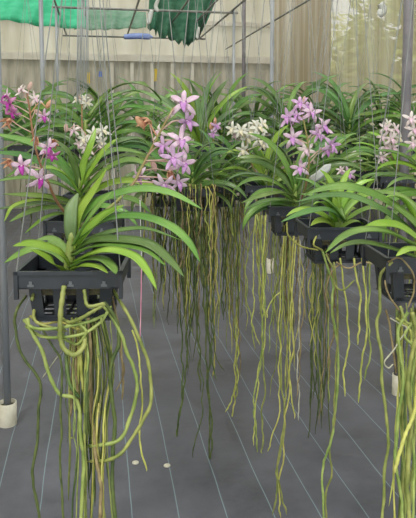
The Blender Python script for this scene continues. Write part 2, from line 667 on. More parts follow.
slab('floor', (X_L, Y_F, -.05), (X_R, Y_B, 0), floor_mat())
M['ground_out'] = mat('outside_ground', (130, 128, 100), (156, 156, 110), 2, .9)
M['film_back'] = mat('stained_film', (206, 200, 180), (226, 222, 208), 2.2, .6, stretch=(2.2, 1, .35), trans=.45, transp=.2)
M['film_low'] = mat('murky_lower_film', (160, 155, 138), (204, 198, 182), 3.2, .7, stretch=(3, 1, .5), trans=.35, transp=.12)
M['film_right'] = mat('streaked_film', (188, 174, 150), (226, 220, 208), 2.6, .6, stretch=(1, 2.6, .12), trans=.4, transp=.12)
M['film_clear'] = mat('clear_film', (190, 180, 152), (222, 216, 196), 2.6, .6, stretch=(1, 2.6, .12), trans=.3, transp=.48)
M['roof'] = mat('roof_film', (220, 220, 216), (236, 236, 234), 2, .6, trans=.5, transp=.55)
M['skirt'] = mat('dark_skirt_mat', (66, 66, 70), (88, 88, 92), 3, .7)
slab('floor_outside', (-14, -6, -.12), (16, 22, -.06), M['ground_out'])
ZB = on_plane_y(60, 57, Y_B).z
slab('wall_back', (X_L, Y_B, .0), (X_R, Y_B + .03, ZB), M['film_low'])
slab('wall_back_upper', (X_L, Y_B, ZB), (X_R, Y_B + .03, 5.2), M['film_back'])
Y_C = 8.6
slab('wall_right', (X_R, Y_C, .55), (X_R + .02, Y_B, 5.2), M['film_right'])
slab('wall_right_film', (X_R, Y_F, .55), (X_R + .02, Y_C, 5.2), M['film_clear'])
slab('baseboard_right', (X_R - .015, Y_F, 0), (X_R + .03, Y_B, .55), M['skirt'])
slab('wall_left', (X_L - .02, Y_F, 0), (X_L, Y_B, 5.2), M['film_back'])
slab('ceiling', (X_L, Y_F, 5.2), (X_R, Y_B, 5.23), M['roof'])
# horizontal and vertical framing on the back and right walls
M['beam'] = mat('pale_beam', (196, 190, 176), (212, 208, 196), 5, .6)
k = 1


def trim(lo, hi, m):
    global k
    slab('trim_%d' % k, lo, hi, m)
    k += 1


trim((X_L, Y_B - .07, ZB - .06), (X_R, Y_B - .005, ZB + .06), M['beam'])
trim((X_L, Y_B - .06, ZB + .62), (X_R, Y_B - .005, ZB + .7), M['beam'])
for px in (112, 132, 152, 172, 192):
    x = on_plane_y(px, 80, Y_B).x
    trim((x - .03, Y_B - .05, 0), (x + .03, Y_B - .005, ZB - .06), M['beam'])
for Y in (5.2,):
    trim((X_R - .04, Y - .015, 0.55), (X_R - .003, Y + .015, 5.2), M['steel_dark'])

# ------------------------------------------------------------------ posts and overhead pipes
p_l = ground(8, 424)
p_r = ground(398, 394)
p_r2 = ground(270, 273)


def pole(p, top, r, label, sleeve=True, lean=(0, 0), sr=.045, sh=.115, m='steel'):
    o = empty('support_pole', (p.x, p.y, 0))
    tag(o, label, 'pole', 'steel support poles')
    mb = MB()
    t = Vector((p.x + lean[0], p.y + lean[1], top))
    mb.tube([Vector((p.x, p.y, .005)), Vector((p.x, p.y, .01)).lerp(t, .5), t], r, 14)
    mb.build('post', o, (m,))
    if sleeve:
        mb = MB()
        n = 20
        for j in range(n):
            a, b = 2 * math.pi * j / n, 2 * math.pi * (j + 1) / n
            q = []
            for (rr, z) in ((sr, 0), (sr, sh), (sr - .005, sh), (sr - .005, 0)):
                q.append((p.x + rr * math.cos(a), p.y + rr * math.sin(a), z))
                q.append((p.x + rr * math.cos(b), p.y + rr * math.sin(b), z))
            mb.add(q, [(0, 1, 3, 2), (2, 3, 5, 4), (4, 5, 7, 6)])
        mb.build('pipe_sleeve', o, ('pvc',))
        mb = MB()
        mb.tube([(p.x, p.y, .001), (p.x, p.y, sh - .02)], sr - .006, 16)
        mb.build('soil_fill', o, ('soil',), False)
    return o


M['steel_r'] = mat('dull_steel', (108, 105, 110), (126, 122, 126), 14, .6)
pole(p_l, 2.75, .0185, 'grey steel pole in a cream pipe sleeve at the left edge of the aisle')
pole(p_r, 2.75, .026, 'thick grey steel pole rising behind the orchids at the right edge', lean=(0, 0), sr=.034, m='steel_r')
pole(p_r2, RAIL_Z + .03, .02, 'slim grey pole in a white sleeve behind the lavender flowers', sr=.036, sh=.15)
dy = p_r2.y - p_r.y
XL, XR = p_l.x, p_r2.x
XR2 = p_r2.x
pole(Vector((XL - .02, p_r2.y - .12, 0)), RAIL_Z + .03, .02, 'slim grey pole under the green netting, second along the left side', sleeve=False)
pole(Vector((XL, p_r2.y + 1.75, 0)), RAIL_Z + .03, .016, 'thinner farther grey pole behind the second left pole', sleeve=False)
pole(Vector((XR2, p_r2.y + 1.75, 0)), RAIL_Z + .03, .018, 'farther grey pole left of the slim white-sleeved pole', sleeve=False)
pd = ground(243, 207)
pole(Vector((pd.x, pd.y, 0)), 5.0, .034, 'thick dull pole far back against the streaked film', sleeve=False, m='steel_r')
yy1, yy2 = p_r2.y, p_r2.y + 1.75


def pipe(a, b, r, label, m='steel_dark', group='overhead frame pipes'):
    mb = MB()
    mb.tube([Vector(a), (Vector(a) + Vector(b)) / 2, Vector(b)], r, 8)
    o = mb.build('overhead_pipe', None, (m,))
    return tag(o, label, 'pipe', group)


pipe((XL - .3, yy1 - .05, RAIL_Z), (XR2 + .05, yy1 + .02, RAIL_Z), .014, 'nearest horizontal cross pipe, spanning to the top of the slim pole')
pipe((XL - .05, yy2, RAIL_Z), (XR2 + .05, yy2, RAIL_Z), .014, 'middle horizontal cross pipe below the nearest one')
pipe((XL - .05, yy2 + 2.4, RAIL_Z), (XR2 + .05, yy2 + 2.4, RAIL_Z), .014, 'farthest horizontal cross pipe, low above the distant plants')
for (x, z, lab) in ((XL, RAIL_Z + .03, 'long pipe running away over the left poles'),
                    (XR2 - .02, RAIL_Z + .03, 'long pipe running away over the right slim poles'),
                    (XR2 - .32, RAIL_Z + .04, 'long pipe running away just left of the right pole line'),
                    (2.36, RAIL_Z, 'long pipe running away along the streaked film at upper right'),
                    (1.05, RAIL_Z + .03, 'long pipe running away through the dark green net'),
                    (.49, RAIL_Z + .03, 'long pipe running away left of the dark green net'),
                    (-.14, RAIL_Z + .03, 'long pipe running away over the left hanging row')):
    pipe((x, .2, z), (x, Y_B - .08 if x > 2 else yy2 + 2.5, z), .013, lab)

# ------------------------------------------------------------------ shade nets
def net_mat(name, c1, c2, transp):
    return mat(name, c1, c2, 6, .8, trans=.45, transp=transp, stretch=(1, 1, 2.2))


M['net_teal'] = net_mat('teal_net', (84, 214, 168), (112, 230, 190), .08)
M['net_pale'] = net_mat('pale_green_net', (120, 176, 148), (160, 196, 176), .3)
M['net_dark'] = net_mat('dark_green_net', (58, 120, 92), (88, 146, 116), .12)


def net(name, top, bot, m, label, rows=8, cols=26, ragged=.0, sag=.05):
    """TOP / BOT: polylines of world points; a draped cloth with thickness between them"""
    a, b = catmull(top, cols), catmull(bot, cols)
    vs, fs = [], []
    for th in (0, 1):
        for i in range(rows + 1):
            s = i / rows
            for j in range(cols + 1):
                p = a[j].lerp(b[j], s)
                p = p + Vector((0, sag * math.sin(j * 1.1 + s * 2) * (.3 + s) + th * .006, 0))
                if i == rows:
                    p = p + Vector((0, 0, ragged * mnoise.noise(Vector((j * .9, 2.2, rows)))))
                vs.append(p)
    W = cols + 1
    n = (rows + 1) * W
    for i in range(rows):
        for j in range(cols):
            q = (i * W + j, i * W + j + 1, (i + 1) * W + j + 1, (i + 1) * W + j)
            fs.append(q)
            fs.append(tuple(n + x for x in reversed(q)))
    for j in range(cols):
        fs.append((j + 1, j, n + j, n + j + 1))
        r = rows * W
        fs.append((r + j, r + j + 1, n + r + j + 1, n + r + j))
    for i in range(rows):
        fs.append((i * W, (i + 1) * W, n + (i + 1) * W, n + i * W))
        c = cols
        fs.append(((i + 1) * W + c, i * W + c, n + i * W + c, n + (i + 1) * W + c))
    o = mesh(name, vs, fs, None, (m,))
    return tag(o, label, 'netting', 'green shade nets')


YN = yy2 + .6
net('shade_net', [on_plane_y(px, py, YN + .3) for px, py in ((-30, -22), (20, -18), (60, -12), (86, -6))],
    [on_plane_y(px, py, YN) for px, py in ((-30, 19), (10, 21), (40, 26), (86, 29))], 'net_teal',
    'bright teal green shade net hanging at the top left')
net('shade_net', [on_plane_y(px, py, YN + 1.6) for px, py in ((74, 8), (100, 9), (120, 10), (146, 12))],
    [on_plane_y(px, py, YN + 1.4) for px, py in ((74, 29), (100, 30), (120, 29), (146, 28))], 'net_pale',
    'pale green shade net hanging beyond the bright teal one')
net('shade_net', [on_plane_y(px, py, YN + .5) for px, py in ((150, -14), (170, -14), (195, -14), (222, -14))],
    [on_plane_y(px, py, YN + .3) for px, py in ((148, 26), (166, 38), (190, 44), (203, 30))], 'net_dark',
    'dark green ragged shade net hanging in folds at top centre', ragged=.14, sag=.08)
M['rope'] = mat('dark_rope', (52, 58, 54), (70, 76, 70), 20, .8)
a, b = on_plane_y(217, -14, YN + .3), on_plane_y(198, 39, YN + .3)
mb = MB()
mb.tube([a, (a + b) / 2, b], .014, 6)
tag(mb.build('rope', None, ('rope',)), 'dark rope along the slanting edge of the dark green net', 'rope')


# ------------------------------------------------------------------ small hung things in the distance
def card(name, px, py, Y, w, h, c, label, cat, wz=None):
    p = on_plane_y(px, py, Y)
    o = empty(name, (p.x, p.y, p.z - h / 2))
    tag(o, label, cat)
    mb = MB()
    mb.box((p.x - w / 2, p.y - .003, p.z - h / 2), (p.x + w / 2, p.y + .003, p.z + h / 2))
    mb.build('panel', o, (c,), False)
    mb = MB()
    mb.tube([(p.x, p.y, p.z + h / 2 - .004), (p.x, p.y, RAIL_Z)], .002, 5)
    mb.build('string', o, ('wire',))
    return o


M['yellow'] = mat('yellow_card', (222, 188, 52), (232, 200, 70), 9, .5)
M['blue'] = mat('blue_card', (84, 120, 214), (100, 134, 222), 9, .5)
M['blue_pale'] = mat('pale_blue_sheet', (150, 172, 228), (170, 188, 236), 9, .5, trans=.3)
M['scrap'] = mat('white_plastic', (220, 222, 218), (236, 238, 234), 9, .5, trans=.3)
card('sticky_trap', 88.5, 78, yy2 + 2.4, .04, .17, M['yellow'], 'yellow sticky trap card hanging behind the bundle of wires', 'trap card')
card('sticky_trap', 155.5, 75, yy2 + 2.4, .055, .2, M['yellow'], 'yellow sticky trap card beside the distant back wall boards', 'trap card')
card('sticky_trap', 100.5, 74, yy2 + 2.4, .05, .09, M['blue'], 'small blue trap card low in the distance at left', 'trap card')


def sheet(name, pts, w, Y, m, label, cat):
    """a crumpled hanging strip"""
    q = catmull([on_plane_y(px, py, Y) for px, py in pts], 10)
    mb = MB()
    strap(mb, q, w, thick=.004, fold=.5, up=Vector((0, 1, .2)), tip=.85, base=.8)
    return tag(mb.build(name, None, (m,)), label, cat)


sheet('plastic_strip', [(124, 37), (138, 36.2), (153, 37)], .075, yy2, 'blue_pale', 'pale blue plastic strip along the middle cross pipe', 'plastic strip')
sheet('plastic_scrap', [(159, -2), (156, 6), (158, 12)], .04, yy1, 'scrap', 'white plastic scrap tied on the nearest cross pipe', 'plastic scrap')
sheet('plastic_scrap', [(152, 10), (150, 17), (148, 24)], .05, yy1, 'scrap', 'white plastic scrap hanging under the nearest cross pipe', 'plastic scrap')
sheet('plastic_scrap', [(199, 27), (198, 33), (197, 39)], .05, YN, 'scrap', 'white plastic scrap at the tip of the dark green net', 'plastic scrap')
sheet('plastic_scrap', [(381, 3), (384, 10), (378, 15)], .07, 4.6, 'scrap', 'white plastic scrap near the thick right pole', 'plastic scrap')

# ------------------------------------------------------------------ bushes outside, seen through the film
M['bush'] = mat('bush_leaf', (150, 176, 84), (190, 204, 110), 3, .6, trans=.3, val=.1)
M['bush_y'] = mat('bush_leaf_yellow', (190, 196, 130), (216, 216, 162), 3, .6, trans=.3)
M['bark'] = mat('bark', (110, 96, 74), (140, 124, 98), 9, .9)


def bush(c, r, h, m, label, n=900):
    o = empty('bush', (c[0], c[1], -.06))
    tag(o, label, 'bush', 'bushes outside the film wall')
    mb = MB()
    for i in range(5):
        a = i * 1.3
        mb.tube(catmull([(c[0] + .05 * math.cos(a), c[1] + .05 * math.sin(a), -.06), (c[0] + .2 * r * math.cos(a), c[1] + .2 * r * math.sin(a), h * .4),
                         (c[0] + .6 * r * math.cos(a), c[1] + .6 * r * math.sin(a), h * .85)], 6), .03, 6)
    mb.build('trunk', o, ('bark',))
    mb = MB()
    R = random.Random(int(c[1] * 100))
    for i in range(n):
        d = Vector((R.gauss(0, 1), R.gauss(0, 1), R.gauss(0, 1))).normalized() * (R.random() ** .4)
        p = Vector((c[0] + d.x * r, c[1] + d.y * r, h * .55 + d.z * h * .46))
        a, e = R.uniform(0, 6.28), R.uniform(-.6, .6)
        t = Vector((math.cos(a) * math.cos(e), math.sin(a) * math.cos(e), math.sin(e)))
        s = R.uniform(.2, .38)
        sd = t.cross(Vector((R.uniform(-.4, .4), R.uniform(-.4, .4), 1))).normalized() * s * .3
        mb.add([p, p + t * s * .5 + sd, p + t * s, p + t * s * .5 - sd], [(0, 1, 2, 3)])
    mb.build('foliage', o, (m,), False)
    return o


bush((6.0, 12.0, 0), 1.35, 4.1, 'bush', 'green bush outside the clear film beside the thick right pole', 1500)
bush((6.1, 15.0, 0), 1.6, 4.3, 'bush_y', 'yellow green bush outside the film, left of the green one', 1500)
bush((5.0, 9.3, 0), 1.2, 4.2, 'bush', 'tall green bush outside the film at the right edge', 1500)
bush((7.2, 19.0, 0), 2.0, 4.9, 'bush_y', 'distant pale bush outside the film behind the wires', 1500)

# ================================================================== THE ORCHIDS
BW, BD, BH = .2, .165, .104


def hang(px, py, d, rot, label, hook_z=2.15, W=BW, D=BD, H=BH, wr=.0011, hook_off=(0, 0)):
    front = at(px, py, d)
    c = front + fw_h * (D / 2)
    b, T = basket(c, -YAW + rot, W, D, H, hook_z, label, hook_off, wr)
    return c, T


MID = ('leaf_mid', 'leaf_mid', 'leaf_dark')
DARK = ('leaf_dark', 'leaf_dark', 'leaf_mid')
BRIGHT = ('leaf_mid', 'leaf_fresh', 'leaf_mid')

# ---------------------------------------------------------------- front left plant
c1, T1 = hang(67, 272, 1.19, .03, 'black slatted basket nearest the camera at front left', 2.15, wr=.0013, hook_off=(.03, 0))
o1 = orchid(c1 - Vector((0, 0, .06)), 'front left orchid with bright arching leaves and thick looping green roots')
stem(o1, [at(68, 280, 1.27), at(70, 255, 1.265), at(72, 232, 1.26)], .011)
P1L = [
    ([(75, 232, 1.26), (88, 211, 1.25), (106, 199, 1.24), (138, 190, 1.22), (170, 193, 1.2), (202, 209, 1.18)], .026, 'leaf_mid'),
    ([(75, 241, 1.26), (104, 221, 1.24), (137, 217, 1.22), (168, 226, 1.2), (188, 242, 1.19), (200, 262, 1.18)], .025, 'leaf_mid'),
    ([(77, 246, 1.27), (96, 238, 1.29), (114, 232, 1.31), (146, 229, 1.33), (181, 240, 1.35)], .02, 'leaf_mid'),
    ([(74, 252, 1.26), (92, 242, 1.22), (112, 240, 1.2), (147, 244, 1.17), (170, 261, 1.16), (184, 277, 1.15)], .025, 'leaf_dark'),
    ([(74, 256, 1.26), (92, 247, 1.21), (118, 246, 1.18), (146, 251, 1.16), (166, 266, 1.15)], .022, 'leaf_mid'),
    ([(73, 263, 1.26), (92, 254, 1.2), (112, 251, 1.16), (134, 257, 1.14), (147, 271, 1.13), (157, 290, 1.12)], .021, 'leaf_fresh'),
    ([(71, 268, 1.25), (86, 260, 1.21), (102, 260, 1.18), (113, 268, 1.165), (116, 274, 1.16)], .024, 'leaf_mid'),
    ([(70, 271, 1.25), (82, 266, 1.2), (98, 267, 1.18), (108, 273, 1.17)], .018, 'leaf_fresh'),
    ([(73, 250, 1.26), (76, 228, 1.255), (82, 210, 1.25), (93, 192, 1.25), (107, 168, 1.26)], .024, 'leaf_fresh'),
    ([(76, 248, 1.26), (88, 231, 1.25), (103, 216, 1.24), (124, 205, 1.23)], .024, 'leaf_fresh'),
    ([(72, 240, 1.26), (71, 224, 1.25), (72, 208, 1.255), (78, 193, 1.27)], .03, 'leaf_pale'),
    ([(74, 245, 1.25), (86, 224, 1.22), (100, 205, 1.21), (112, 192, 1.21)], .02, 'leaf_mid'),
    ([(69, 266, 1.25), (60, 254, 1.22), (44, 247, 1.2), (27, 244, 1.19), (13, 246, 1.18)], .024, 'leaf_fresh'),
    ([(66, 262, 1.27), (52, 251, 1.29), (34, 249, 1.29), (18, 255, 1.29), (4, 263, 1.29)], .02, 'leaf_mid'),
    ([(64, 272, 1.25), (55, 265, 1.21), (44, 256, 1.19), (30, 249, 1.17)], .022, 'leaf_fresh'),
    ([(67, 258, 1.27), (60, 245, 1.29), (50, 239, 1.3), (36, 240, 1.3)], .022, 'leaf_mid'),
    ([(70, 260, 1.27), (63, 247, 1.31), (52, 243, 1.34), (42, 247, 1.36)], .02, 'leaf_mid'),
]
for pts, w, m in P1L:
    leaf(o1, [at(*p) for p in pts], w, m, fold=.32, n=22)
D1 = 1.2
P1R = [  # pixel path, radius, material
    ([(26, 296, .04), (17, 310), (15, 325), (22, 355), (40, 381), (39, 410), (37, 440), (33, 474), (40, 519), (44, 560)], .0036, 'root_dark'),
    ([(27, 318), (31, 331), (42, 351), (50, 375), (60, 394), (76, 400), (81, 430), (84, 470), (82, 520), (80, 560)], .0048, 'root_green'),
    ([(40, 325), (52, 345), (61, 364), (61, 416), (60, 462), (64, 520), (62, 560)], .003, 'root_dark'),
    ([(64, 286, -.02), (62, 300, -.03), (60, 325, -.03), (63, 346, -.03), (74, 355, -.03), (85, 345, -.02), (82, 328, .0), (76, 318, .02)], .0062, 'root_green'),
    ([(103, 305, .02), (115, 322), (127, 350), (136, 375), (136, 405), (120, 438), (97, 445), (86, 446, .03)], .0045, 'root_green'),
    ([(113, 290, .04), (131, 320), (144, 350), (150, 378), (147, 412), (128, 446), (110, 459), (88, 461, .03)], .0045, 'root_green'),
    ([(104, 302, -.01), (117, 322), (118, 345), (110, 372), (114, 416), (111, 455), (116, 520), (118, 560)], .005, 'root_dark'),
    ([(88, 318), (90, 345), (88, 380), (92, 420), (96, 460), (101, 493), (98, 540)], .0045, 'root_brown'),
    ([(132, 330, .02), (140, 355, .02), (142, 382, .02), (140, 440, .02), (146, 471, .02)], .0024, 'root_yellow'),
    ([(62, 352, .03), (54, 362, .03), (43, 378, .03)], .0018, 'root_silver'),
    ([(120, 350, .05), (124, 372, .05), (114, 392, .05)], .0018, 'root_brown'),
    ([(66, 352, .02), (70, 382, .0), (80, 398, .0)], .0045, 'root_dark'),
    ([(84, 290, -.01), (88, 306, -.03), (104, 304, -.03), (92, 312, -.03), (70, 322, -.02), (58, 316, .0)], .0045, 'root_green'),
    ([(32, 300, .0), (36, 288, .03), (44, 292, .04), (36, 304, .03), (34, 320, .0), (48, 327, -.01), (66, 331, -.01)], .0042, 'root_green'),
    ([(24, 320, .02), (34, 328, -.01), (52, 329, -.02), (72, 326, -.02), (92, 321, -.02), (108, 314, .0)], .0042, 'root_green'),
    ([(26, 326, .02), (40, 336, .0), (60, 338, -.02), (84, 334, -.02), (100, 322, -.01), (110, 306, .0)], .004, 'root_green'),
    ([(30, 316, .03), (44, 324, .02), (60, 322, .02), (80, 330, .0), (98, 328, .0)], .0035, 'root_yellow'),
    ([(60, 330, .0), (66, 340, .0), (78, 344, -.01), (86, 332, -.02), (78, 322, -.02)], .004, 'root_green'),
    ([(112, 296, .05), (116, 318, .05), (122, 346, .05), (124, 372, .05), (121, 400, .05)], .003, 'root_brown'),
]
for pts, r, m in P1R:
    px_root(o1, pts, D1, r, m, .005, freq=15, n=48)
for i in range(8):      # dry brown strands in the middle
    x = rnd.uniform(70, 92)
    px_root(o1, [(x, 325, rnd.uniform(0, .08)), (x + rnd.uniform(-3, 3), 362), (x + rnd.uniform(-3, 5), rnd.uniform(380, 430))], D1 + .02, .0035, rnd.choice(('root_brown', 'root_brown', 'root_yellow')), .004)
for i in range(30):
    x = rnd.gauss(91, 13)
    y1 = rnd.choice((rnd.uniform(430, 510), rnd.uniform(520, 600)))
    px_root(o1, [(x * .7 + 24, 318, rnd.uniform(-.02, .1)), (x, 365, rnd.uniform(-.02, .1)), (88 + (x - 91) * .8, 430, rnd.uniform(-.02, .08)), (88 + (x - 91) * .9 + rnd.uniform(-6, 6), y1, .04)],
            D1, rnd.uniform(.0014, .0032), rnd.choice(('root_green', 'root_green', 'root_dark', 'root_yellow', 'root_dark')), .006)
# lavender spike that leans right
spike(o1, [(77, 228, 1.27), (104, 212, 1.33), (130, 188, 1.38), (143, 165, 1.4), (156, 140, 1.41), (173, 108, 1.41)], .0042, [
    (184, 103, 0, 40, 'pink', -.1, .1, .1), (186, 121, .01, 36, 'lav', .6, -.3, .3), (164, 146, -.02, 30, 'lav', -.4, -.1, .2),
    (181, 141, .0, 38, 'pink', .3, .2, -.2), (173, 158, -.03, 34, 'lav', .1, -.1, .2), (183, 163, .0, 38, 'pink', .4, -.2, -.3),
    (160, 132, .03, 24, 'pale', -.6, .2, .4), (141, 176, .0, 30, 'pink', -.7, -.5, .6), (164, 184, -.02, 34, 'pink', .1, -.7, .3),
    (148, 120, .0, 26, 'wilt', -.8, -.4, -.4), (170, 172, .01, 22, 'wilt', .3, -.8, .2), (178, 182, .0, 30, 'pink', .5, -.5, .2)],
    [(140, 122, .0, 14, 2.2, 'wilt'), (154, 166, .02, 12, -1.2, 'bud')])

# ---------------------------------------------------------------- second in the left row
c2, T2 = hang(80, 222, 1.81, -.05, 'black basket directly behind the front left basket', 2.2, hook_off=(-.01, 0))
o2 = orchid(c2 - Vector((0, 0, .05)), 'left orchid with a magenta and peach flower spike, second from the front')
stem(o2, [at(80, 222, 1.9), at(80, 200, 1.89), at(79, 176, 1.88)], .011)
P2L = [
    ([(78, 205, 1.88), (58, 199, 1.82), (36, 196, 1.76), (3, 194, 1.7)], .026), ([(77, 208, 1.88), (50, 203, 1.84), (24, 206, 1.8), (-4, 209, 1.76)], .024),
    ([(77, 212, 1.88), (52, 208, 1.8), (30, 212, 1.76), (9, 222, 1.72)], .026), ([(76, 216, 1.88), (58, 214, 1.82), (42, 220, 1.8), (25, 233, 1.78)], .02),
    ([(78, 196, 1.88), (56, 184, 1.82), (26, 178, 1.78), (-10, 182, 1.75)], .028), ([(78, 190, 1.88), (52, 170, 1.85), (24, 156, 1.82), (-12, 152, 1.8)], .03),
    ([(78, 184, 1.9), (55, 158, 1.9), (28, 142, 1.9), (-10, 133, 1.92)], .036), ([(70, 205, 1.86), (40, 200, 1.76), (14, 206, 1.7), (4, 222, 1.68)], .016),
    ([(79, 190, 1.88), (92, 170, 1.86), (105, 150, 1.85), (118, 138, 1.85)], .03), ([(80, 186, 1.88), (84, 165, 1.87), (90, 148, 1.86), (96, 128, 1.88)], .028),
    ([(80, 196, 1.88), (104, 172, 1.84), (130, 160, 1.82), (160, 170, 1.8)], .03), ([(80, 202, 1.88), (110, 184, 1.86), (140, 182, 1.84), (168, 196, 1.82)], .03),
    ([(80, 208, 1.88), (106, 198, 1.9), (134, 200, 1.92), (152, 214, 1.94)], .026), ([(79, 188, 1.88), (74, 166, 1.86), (66, 150, 1.84), (52, 138, 1.84)], .028),
    ([(80, 212, 1.86), (100, 206, 1.8), (124, 212, 1.78), (138, 226, 1.77)], .022), ([(79, 194, 1.86), (66, 176, 1.8), (50, 168, 1.76), (34, 170, 1.74)], .024),
    ([(80, 186, 1.9), (96, 160, 1.92), (118, 150, 1.95), (146, 154, 1.98)], .028),
]
for i, (pts, w) in enumerate(P2L):
    leaf(o2, [at(*p) for p in pts], w, ('leaf_mid', 'leaf_dark', 'leaf_mid', 'leaf_fresh')[i % 4] if i not in (8, 9) else 'leaf_fresh', fold=.3, n=18)
hang_roots(o2, c2, BW, BD, BH, 14, .35, .8, .0022, ('root_dark', 'root_green'))
spike(o2, [(66, 214, 1.84), (56, 200, 1.75), (47, 180, 1.7), (38, 157, 1.68), (33, 135, 1.67), (30, 112, 1.66), (27, 93, 1.66)], .0042, [
    (10, 104, 0, 26, 'mag', -.4, -.1, .2), (7, 97, .01, 24, 'pinkmag', -.7, .3, .1), (13, 113, .0, 20, 'mag', -.1, -.6, .4), (22, 90, .0, 20, 'pale', -.5, .3, .2),
    (35, 99, .01, 20, 'pale', .5, .2, .2), (10, 120, .0, 24, 'wilt', -.5, -.5, .2), (44, 116, .0, 22, 'pinkmag', .3, -.5, .1),
    (36, 138, -.01, 20, 'wilt', .1, -.8, .2), (48, 148, .0, 30, 'pinkmag', .4, 0, -.1), (53, 141, .02, 20, 'wilt', .5, -.5, .3),
    (10, 161, .0, 22, 'wilt', -.3, -.3, .5), (22, 166, .0, 34, 'pinkmag', .1, -.1, .2), (40, 179, -.02, 34, 'pinkmag', .5, -.2, -.3), (52, 155, -.01, 22, 'mag', .2, -.6, 0)],
    [(49, 104, 0, 10, 1.0, 'wilt'), (30, 86, 0, 9, 1.2, 'bud'), (38, 112, .02, 9, -.4, 'bud')], 'stalk_brown')

# ---------------------------------------------------------------- third in the left row, with the stacked fan and white flowers
c3, T3 = hang(88, 195, 2.5, .04, 'black basket third back in the left row, hidden by leaves', 2.2)
o3 = orchid(c3 - Vector((0, 0, .05)), 'left orchid with white flowers and a stacked fan of arching leaves to the right')
stem(o3, [at(88, 195, 2.58), at(86, 160, 2.57), at(86, 120, 2.55)], .012)
for i in range(11):
    s = i / 10
    b = at(87, 185 - 66 * s, 2.56)
    tx, ty = 178 + 14 * math.sin(i * 1.7), 190 - 84 * s + rnd.uniform(-4, 4)
    leaf(o3, [b, at(112, 168 - 78 * s, 2.5 + rnd.uniform(-.1, .1)), at(142, 164 - 80 * s, 2.5 + rnd.uniform(-.15, .15)), at(tx, ty, 2.5 + rnd.uniform(-.2, .2))],
         .032 * rnd.uniform(.85, 1.1), rnd.choice(MID), fold=.35)
    if i % 2 == 0:
        leaf(o3, [b, at(66, 166 - 70 * s, 2.56), at(36, 162 - 66 * s, 2.6), at(4 + 10 * math.sin(i), 178 - 66 * s, 2.62)],
             .033, rnd.choice(DARK), fold=.35)
hang_roots(o3, c3, BW, BD, BH, 12, .5, .9, .0022, ('root_dark', 'root_green'))
spike(o3, [(86, 165, 2.5), (83, 140, 2.42), (82, 120, 2.4), (82, 100, 2.4)], .004, [
    (78, 99, 0, 16, 'white', -.4, .1, .1), (87, 103, .0, 18, 'white', .4, .2, .3), (84, 98, .02, 14, 'white', 0, .5, .6)], [(79, 97, 0, 7, 2.0, 'bud')], 'stalk_brown')
spike(o3, [(86, 170, 2.45), (94, 160, 2.3), (92, 148, 2.25), (88, 136, 2.25)], .003, [
    (74, 131, 0, 20, 'pale', -.4, .1, .1), (84, 139, .0, 22, 'white', -.1, .1, .3), (93, 134, .0, 22, 'white', .2, .2, .1), (103, 131, .0, 22, 'white', .5, .2, .3),
    (87, 148, .0, 22, 'pale', .0, -.2, .2), (102, 142, .01, 20, 'white', .3, -.3, .2), (80, 144, .01, 18, 'pale', -.5, -.2, .5), (104, 149, .0, 16, 'pale', .4, -.4, .1)],
    [(66, 128, .0, 9, 1.6, 'bud')])


# ---------------------------------------------------------------- generic rows: plants told apart by where they hang
def plant(px, py, d, lab_b, lab_p, n=18, L=.3, wd=.03, mats=MID, az=0.0, spread=(10, 78), stem_h=.1, roots=None, hook_z=2.2,
          rot=None, droop=1.5, jit=.35, hook_off=(0, 0), W=BW):
    c, T = hang(px, py, d, rnd.uniform(-.12, .12) if rot is None else rot, lab_b, hook_z, W=W, hook_off=hook_off)
    base = c - Vector((0, 0, .03))
    o = orchid(base, lab_p)
    stem(o, [base - Vector((0, 0, .02)), base + Vector((0, 0, stem_h * .5)), base + Vector((.003, 0, stem_h * 1.02))], .011)
    generic_leaves(o, base, AZ0 + az, n, L, wd, mats, spread, stem_h, droop, jit)
    if roots:
        nr, zlo, zhi, r, rm = roots
        hang_roots(o, c, W, BD, BH, nr, zlo, zhi, r, rm)
    return o, c


RD = ('root_dark', 'root_dark', 'root_green')
RY = ('root_yellow', 'root_green', 'root_yellow', 'root_brown')
RG = ('root_green', 'root_yellow', 'root_green', 'root_dark')

# right front, mostly out of frame
o7, c7 = plant(432, 258, 1.32, 'black basket cut by the right edge, nearest on the right', 'right edge orchid whose long wide leaves arch to the left', 3, .2, .024, BRIGHT,
               az=.5, spread=(60, 85), roots=None, rot=.05)
for pts, w, m in [
    ([(432, 250, 1.4), (412, 222, 1.36), (385, 201, 1.32), (352, 188, 1.3), (328, 188, 1.3), (306, 194, 1.3)], .026, 'leaf_mid'),
    ([(430, 252, 1.4), (410, 232, 1.38), (385, 212, 1.36), (352, 197, 1.36), (322, 196, 1.36), (296, 202, 1.36)], .022, 'leaf_dark'),
    ([(432, 258, 1.38), (414, 246, 1.3), (388, 233, 1.25), (362, 231, 1.23), (342, 238, 1.22), (325, 253, 1.21)], .028, 'leaf_mid'),
    ([(430, 262, 1.37), (412, 256, 1.3), (388, 248, 1.26), (364, 243, 1.25), (346, 245, 1.25), (330, 253, 1.25)], .022, 'leaf_mid'),
    ([(434, 256, 1.4), (418, 240, 1.33), (398, 226, 1.29), (378, 224, 1.27), (360, 230, 1.26)], .022, 'leaf_fresh'),
    ([(436, 244, 1.42), (420, 214, 1.45), (398, 196, 1.48), (372, 190, 1.5)], .024, 'leaf_mid'),
    ([(436, 262, 1.36), (424, 252, 1.28), (408, 250, 1.24), (396, 256, 1.22)], .022, 'leaf_fresh')]:
    leaf(o7, [at(*p) for p in pts], w, m, fold=.34, n=20)
D7 = 1.33
